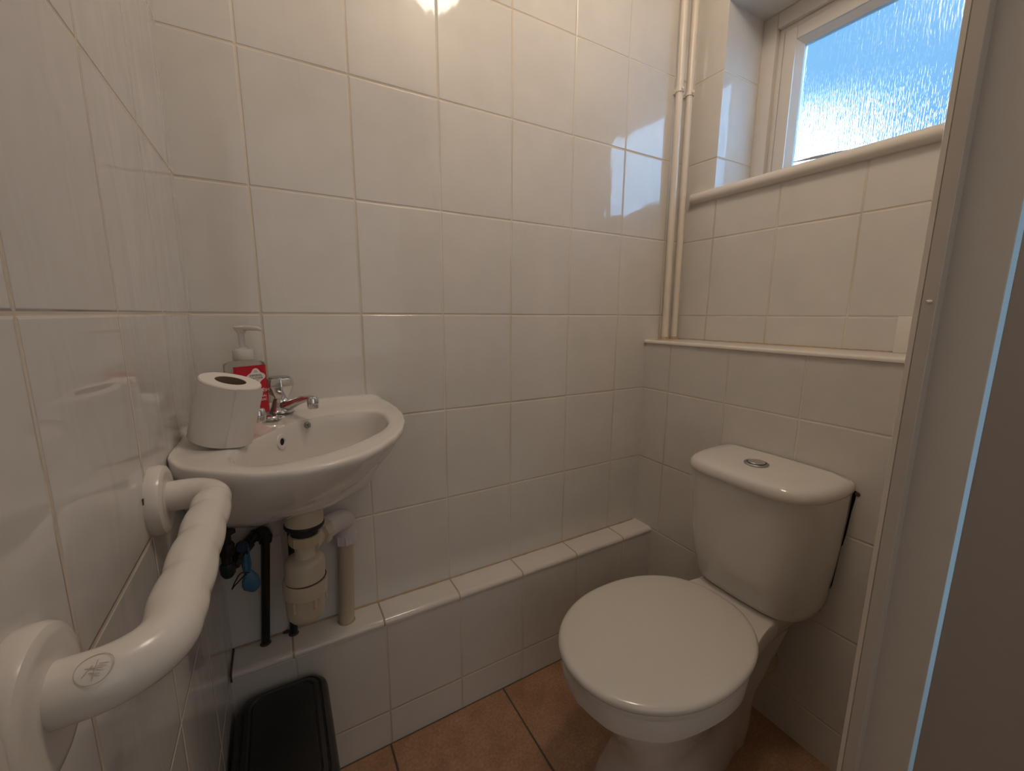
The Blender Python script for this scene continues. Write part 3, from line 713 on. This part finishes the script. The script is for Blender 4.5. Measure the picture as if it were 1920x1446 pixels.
for a, b2, c, d2 in ((-.005, -.75, -.001, -.45), (-.004, -.5, .004, -.6), (.000, -.85, .001, -.3), (.002, -.45, .006, -.5), (-.002, -.65, .003, -.75)):
    mk.tube([onbar(a + (c - a) * k / 5, b2 + (d2 - b2) * k / 5) for k in range(6)], .00028, 5)
mk.build('embossed_mark', M['mark'], gb)
g = G(); g.box((-.0005, GY0 - .045, GZ + .010), (.0012, GY0 - .0425, GZ + .018)); g.build('rust_spot', M['rust'], gb)

# ---------------------------------------------------------------- bin
BL = (.006, .180, -.372, -.086); BH = .315
bn = empty('waste_bin', (.09, -.22, 0)); tag(bn, 'black plastic bin with a flat lid on the floor under the basin', 'bin')
def br(k, z, r=.04, dx=0): 
    x0, x1, y0, y1 = BL; return [(x, y, z) for x, y in rrect(x0 + k, x1 - k, y0 + k, y1 - k, max(.006, r - k * .6))]
G().loft([br(.028, .0), br(.024, .004), br(.012, .20), br(.009, .268)]).build('bin_body', M['bin'], bn, smooth=50)
lidb = G().loft([br(.007, .262), br(.001, .264), br(0, .268), br(0, .290), br(.002, .300), br(.007, .307), br(.013, .3105), br(.0155, .3085), br(.0165, .3085), br(.0185, .3125), br(.026, .3145), br(.029, .3122), br(.0305, .3122), br(.033, .3145), br(.05, .316)])
lidb.build('bin_lid', M['bin'], bn, smooth=28)

# ---------------------------------------------------------------- light, sky, camera
def lamp(name, kind, loc, energy, color, rot=(0, 0, 0), **k):
    l = bpy.data.lights.new(name, kind); l.energy = energy; l.color = color
    for a, v in k.items(): setattr(l, a, v)
    o = bpy.data.objects.new(name, l); o.location = loc; o.rotation_euler = rot; COL.objects.link(o); return o
lamp('ceiling_lamp', 'POINT', (.72, -.60, 2.31), 9.7, (1.0, .845, .69), shadow_soft_size=.11)
lamp('hall_fill', 'AREA', (.1, -2.3, 1.6), 4.4, (1.0, .93, .87), (math.radians(90), 0, 0), shape='RECTANGLE', size=1.8, size_y=1.6)  # added fill light behind the camera, for the bright hall
lamp('added_blue_light', 'AREA', (1.65, -.97, 1.1), 9, (.35, .66, 1.0), (0, math.radians(90), 0), shape='RECTANGLE', size=2.0, size_y=.18)  # blue area light added to brighten the sliver beside the door leaf

w_ = bpy.data.worlds.new('sky'); S.world = w_; w_.use_nodes = True
t = w_.node_tree; N = t.nodes; L = t.links; bg = N['Background']
tc = N.new('ShaderNodeTexCoord'); sp_ = N.new('ShaderNodeSeparateXYZ'); L.new(tc.outputs['Generated'], sp_.inputs[0])
cr = N.new('ShaderNodeValToRGB'); e = cr.color_ramp.elements
e[0].position = 0; e[0].color = (.17, .50, .92, 1); e[1].position = .6; e[1].color = (.27, .66, 1.1, 1)
x = e.new(.2); x.color = (.18, .52, .98, 1)
L.new(sp_.outputs[2], cr.inputs[0])
# the bright low part of the sky seen in the lower corner of the pane
vd = N.new('ShaderNodeVectorMath'); vd.operation = 'DISTANCE'; L.new(tc.outputs['Generated'], vd.inputs[0])
vd.inputs[1].default_value = (.838, .505, .205)
mr = N.new('ShaderNodeMapRange'); mr.interpolation_type = 'SMOOTHERSTEP'
mr.inputs['From Min'].default_value = .205; mr.inputs['From Max'].default_value = .10; L.new(vd.outputs['Value'], mr.inputs['Value'])
mx = N.new('ShaderNodeMix'); mx.data_type = 'RGBA'; L.new(mr.outputs[0], mx.inputs[0]); L.new(cr.outputs[0], mx.inputs[6]); mx.inputs[7].default_value = (4, 4.6, 5, 1)
v2 = N.new('ShaderNodeVectorMath'); v2.operation = 'DISTANCE'; L.new(tc.outputs['Generated'], v2.inputs[0]); v2.inputs[1].default_value = (.15, -.95, .25)  # extra bright sky added out of view to light the window reveal
m2 = N.new('ShaderNodeMapRange'); m2.interpolation_type = 'SMOOTHERSTEP'; m2.inputs['From Min'].default_value = .85; m2.inputs['From Max'].default_value = .3; L.new(v2.outputs['Value'], m2.inputs['Value'])
x2 = N.new('ShaderNodeMix'); x2.data_type = 'RGBA'; L.new(m2.outputs[0], x2.inputs[0]); L.new(mx.outputs[2], x2.inputs[6]); x2.inputs[7].default_value = (9, 17, 27, 1)
L.new(x2.outputs[2], bg.inputs['Color']); bg.inputs['Strength'].default_value = 1.0

cam = bpy.data.cameras.new('camera'); co = bpy.data.objects.new('camera', cam); COL.objects.link(co); S.camera = co
cam.sensor_fit = 'HORIZONTAL'; cam.sensor_width = 36; cam.lens = 773.9 / 1920 * 36; cam.clip_start = .01
yaw, pit, roll_ = .5181833188676123, -.17050264775319443, .005535500753485813
fw = Vector((math.sin(yaw) * math.cos(pit), math.cos(yaw) * math.cos(pit), math.sin(pit)))
rt = Vector((math.cos(yaw), -math.sin(yaw), 0)); up = rt.cross(fw)
r2 = rt * math.cos(roll_) + up * math.sin(roll_); u2 = up * math.cos(roll_) - rt * math.sin(roll_)
co.matrix_world = Matrix(((r2.x, u2.x, -fw.x, CAM.x), (r2.y, u2.y, -fw.y, CAM.y), (r2.z, u2.z, -fw.z, CAM.z), (0, 0, 0, 1)))
S.view_settings.view_transform = 'Standard'; S.view_settings.look = 'None'
S.view_settings.exposure = 0; S.view_settings.gamma = 1
S.cycles.use_denoising = True
S.cycles.max_bounces = 12; S.cycles.diffuse_bounces = 6
S.cycles.sample_clamp_indirect = 6
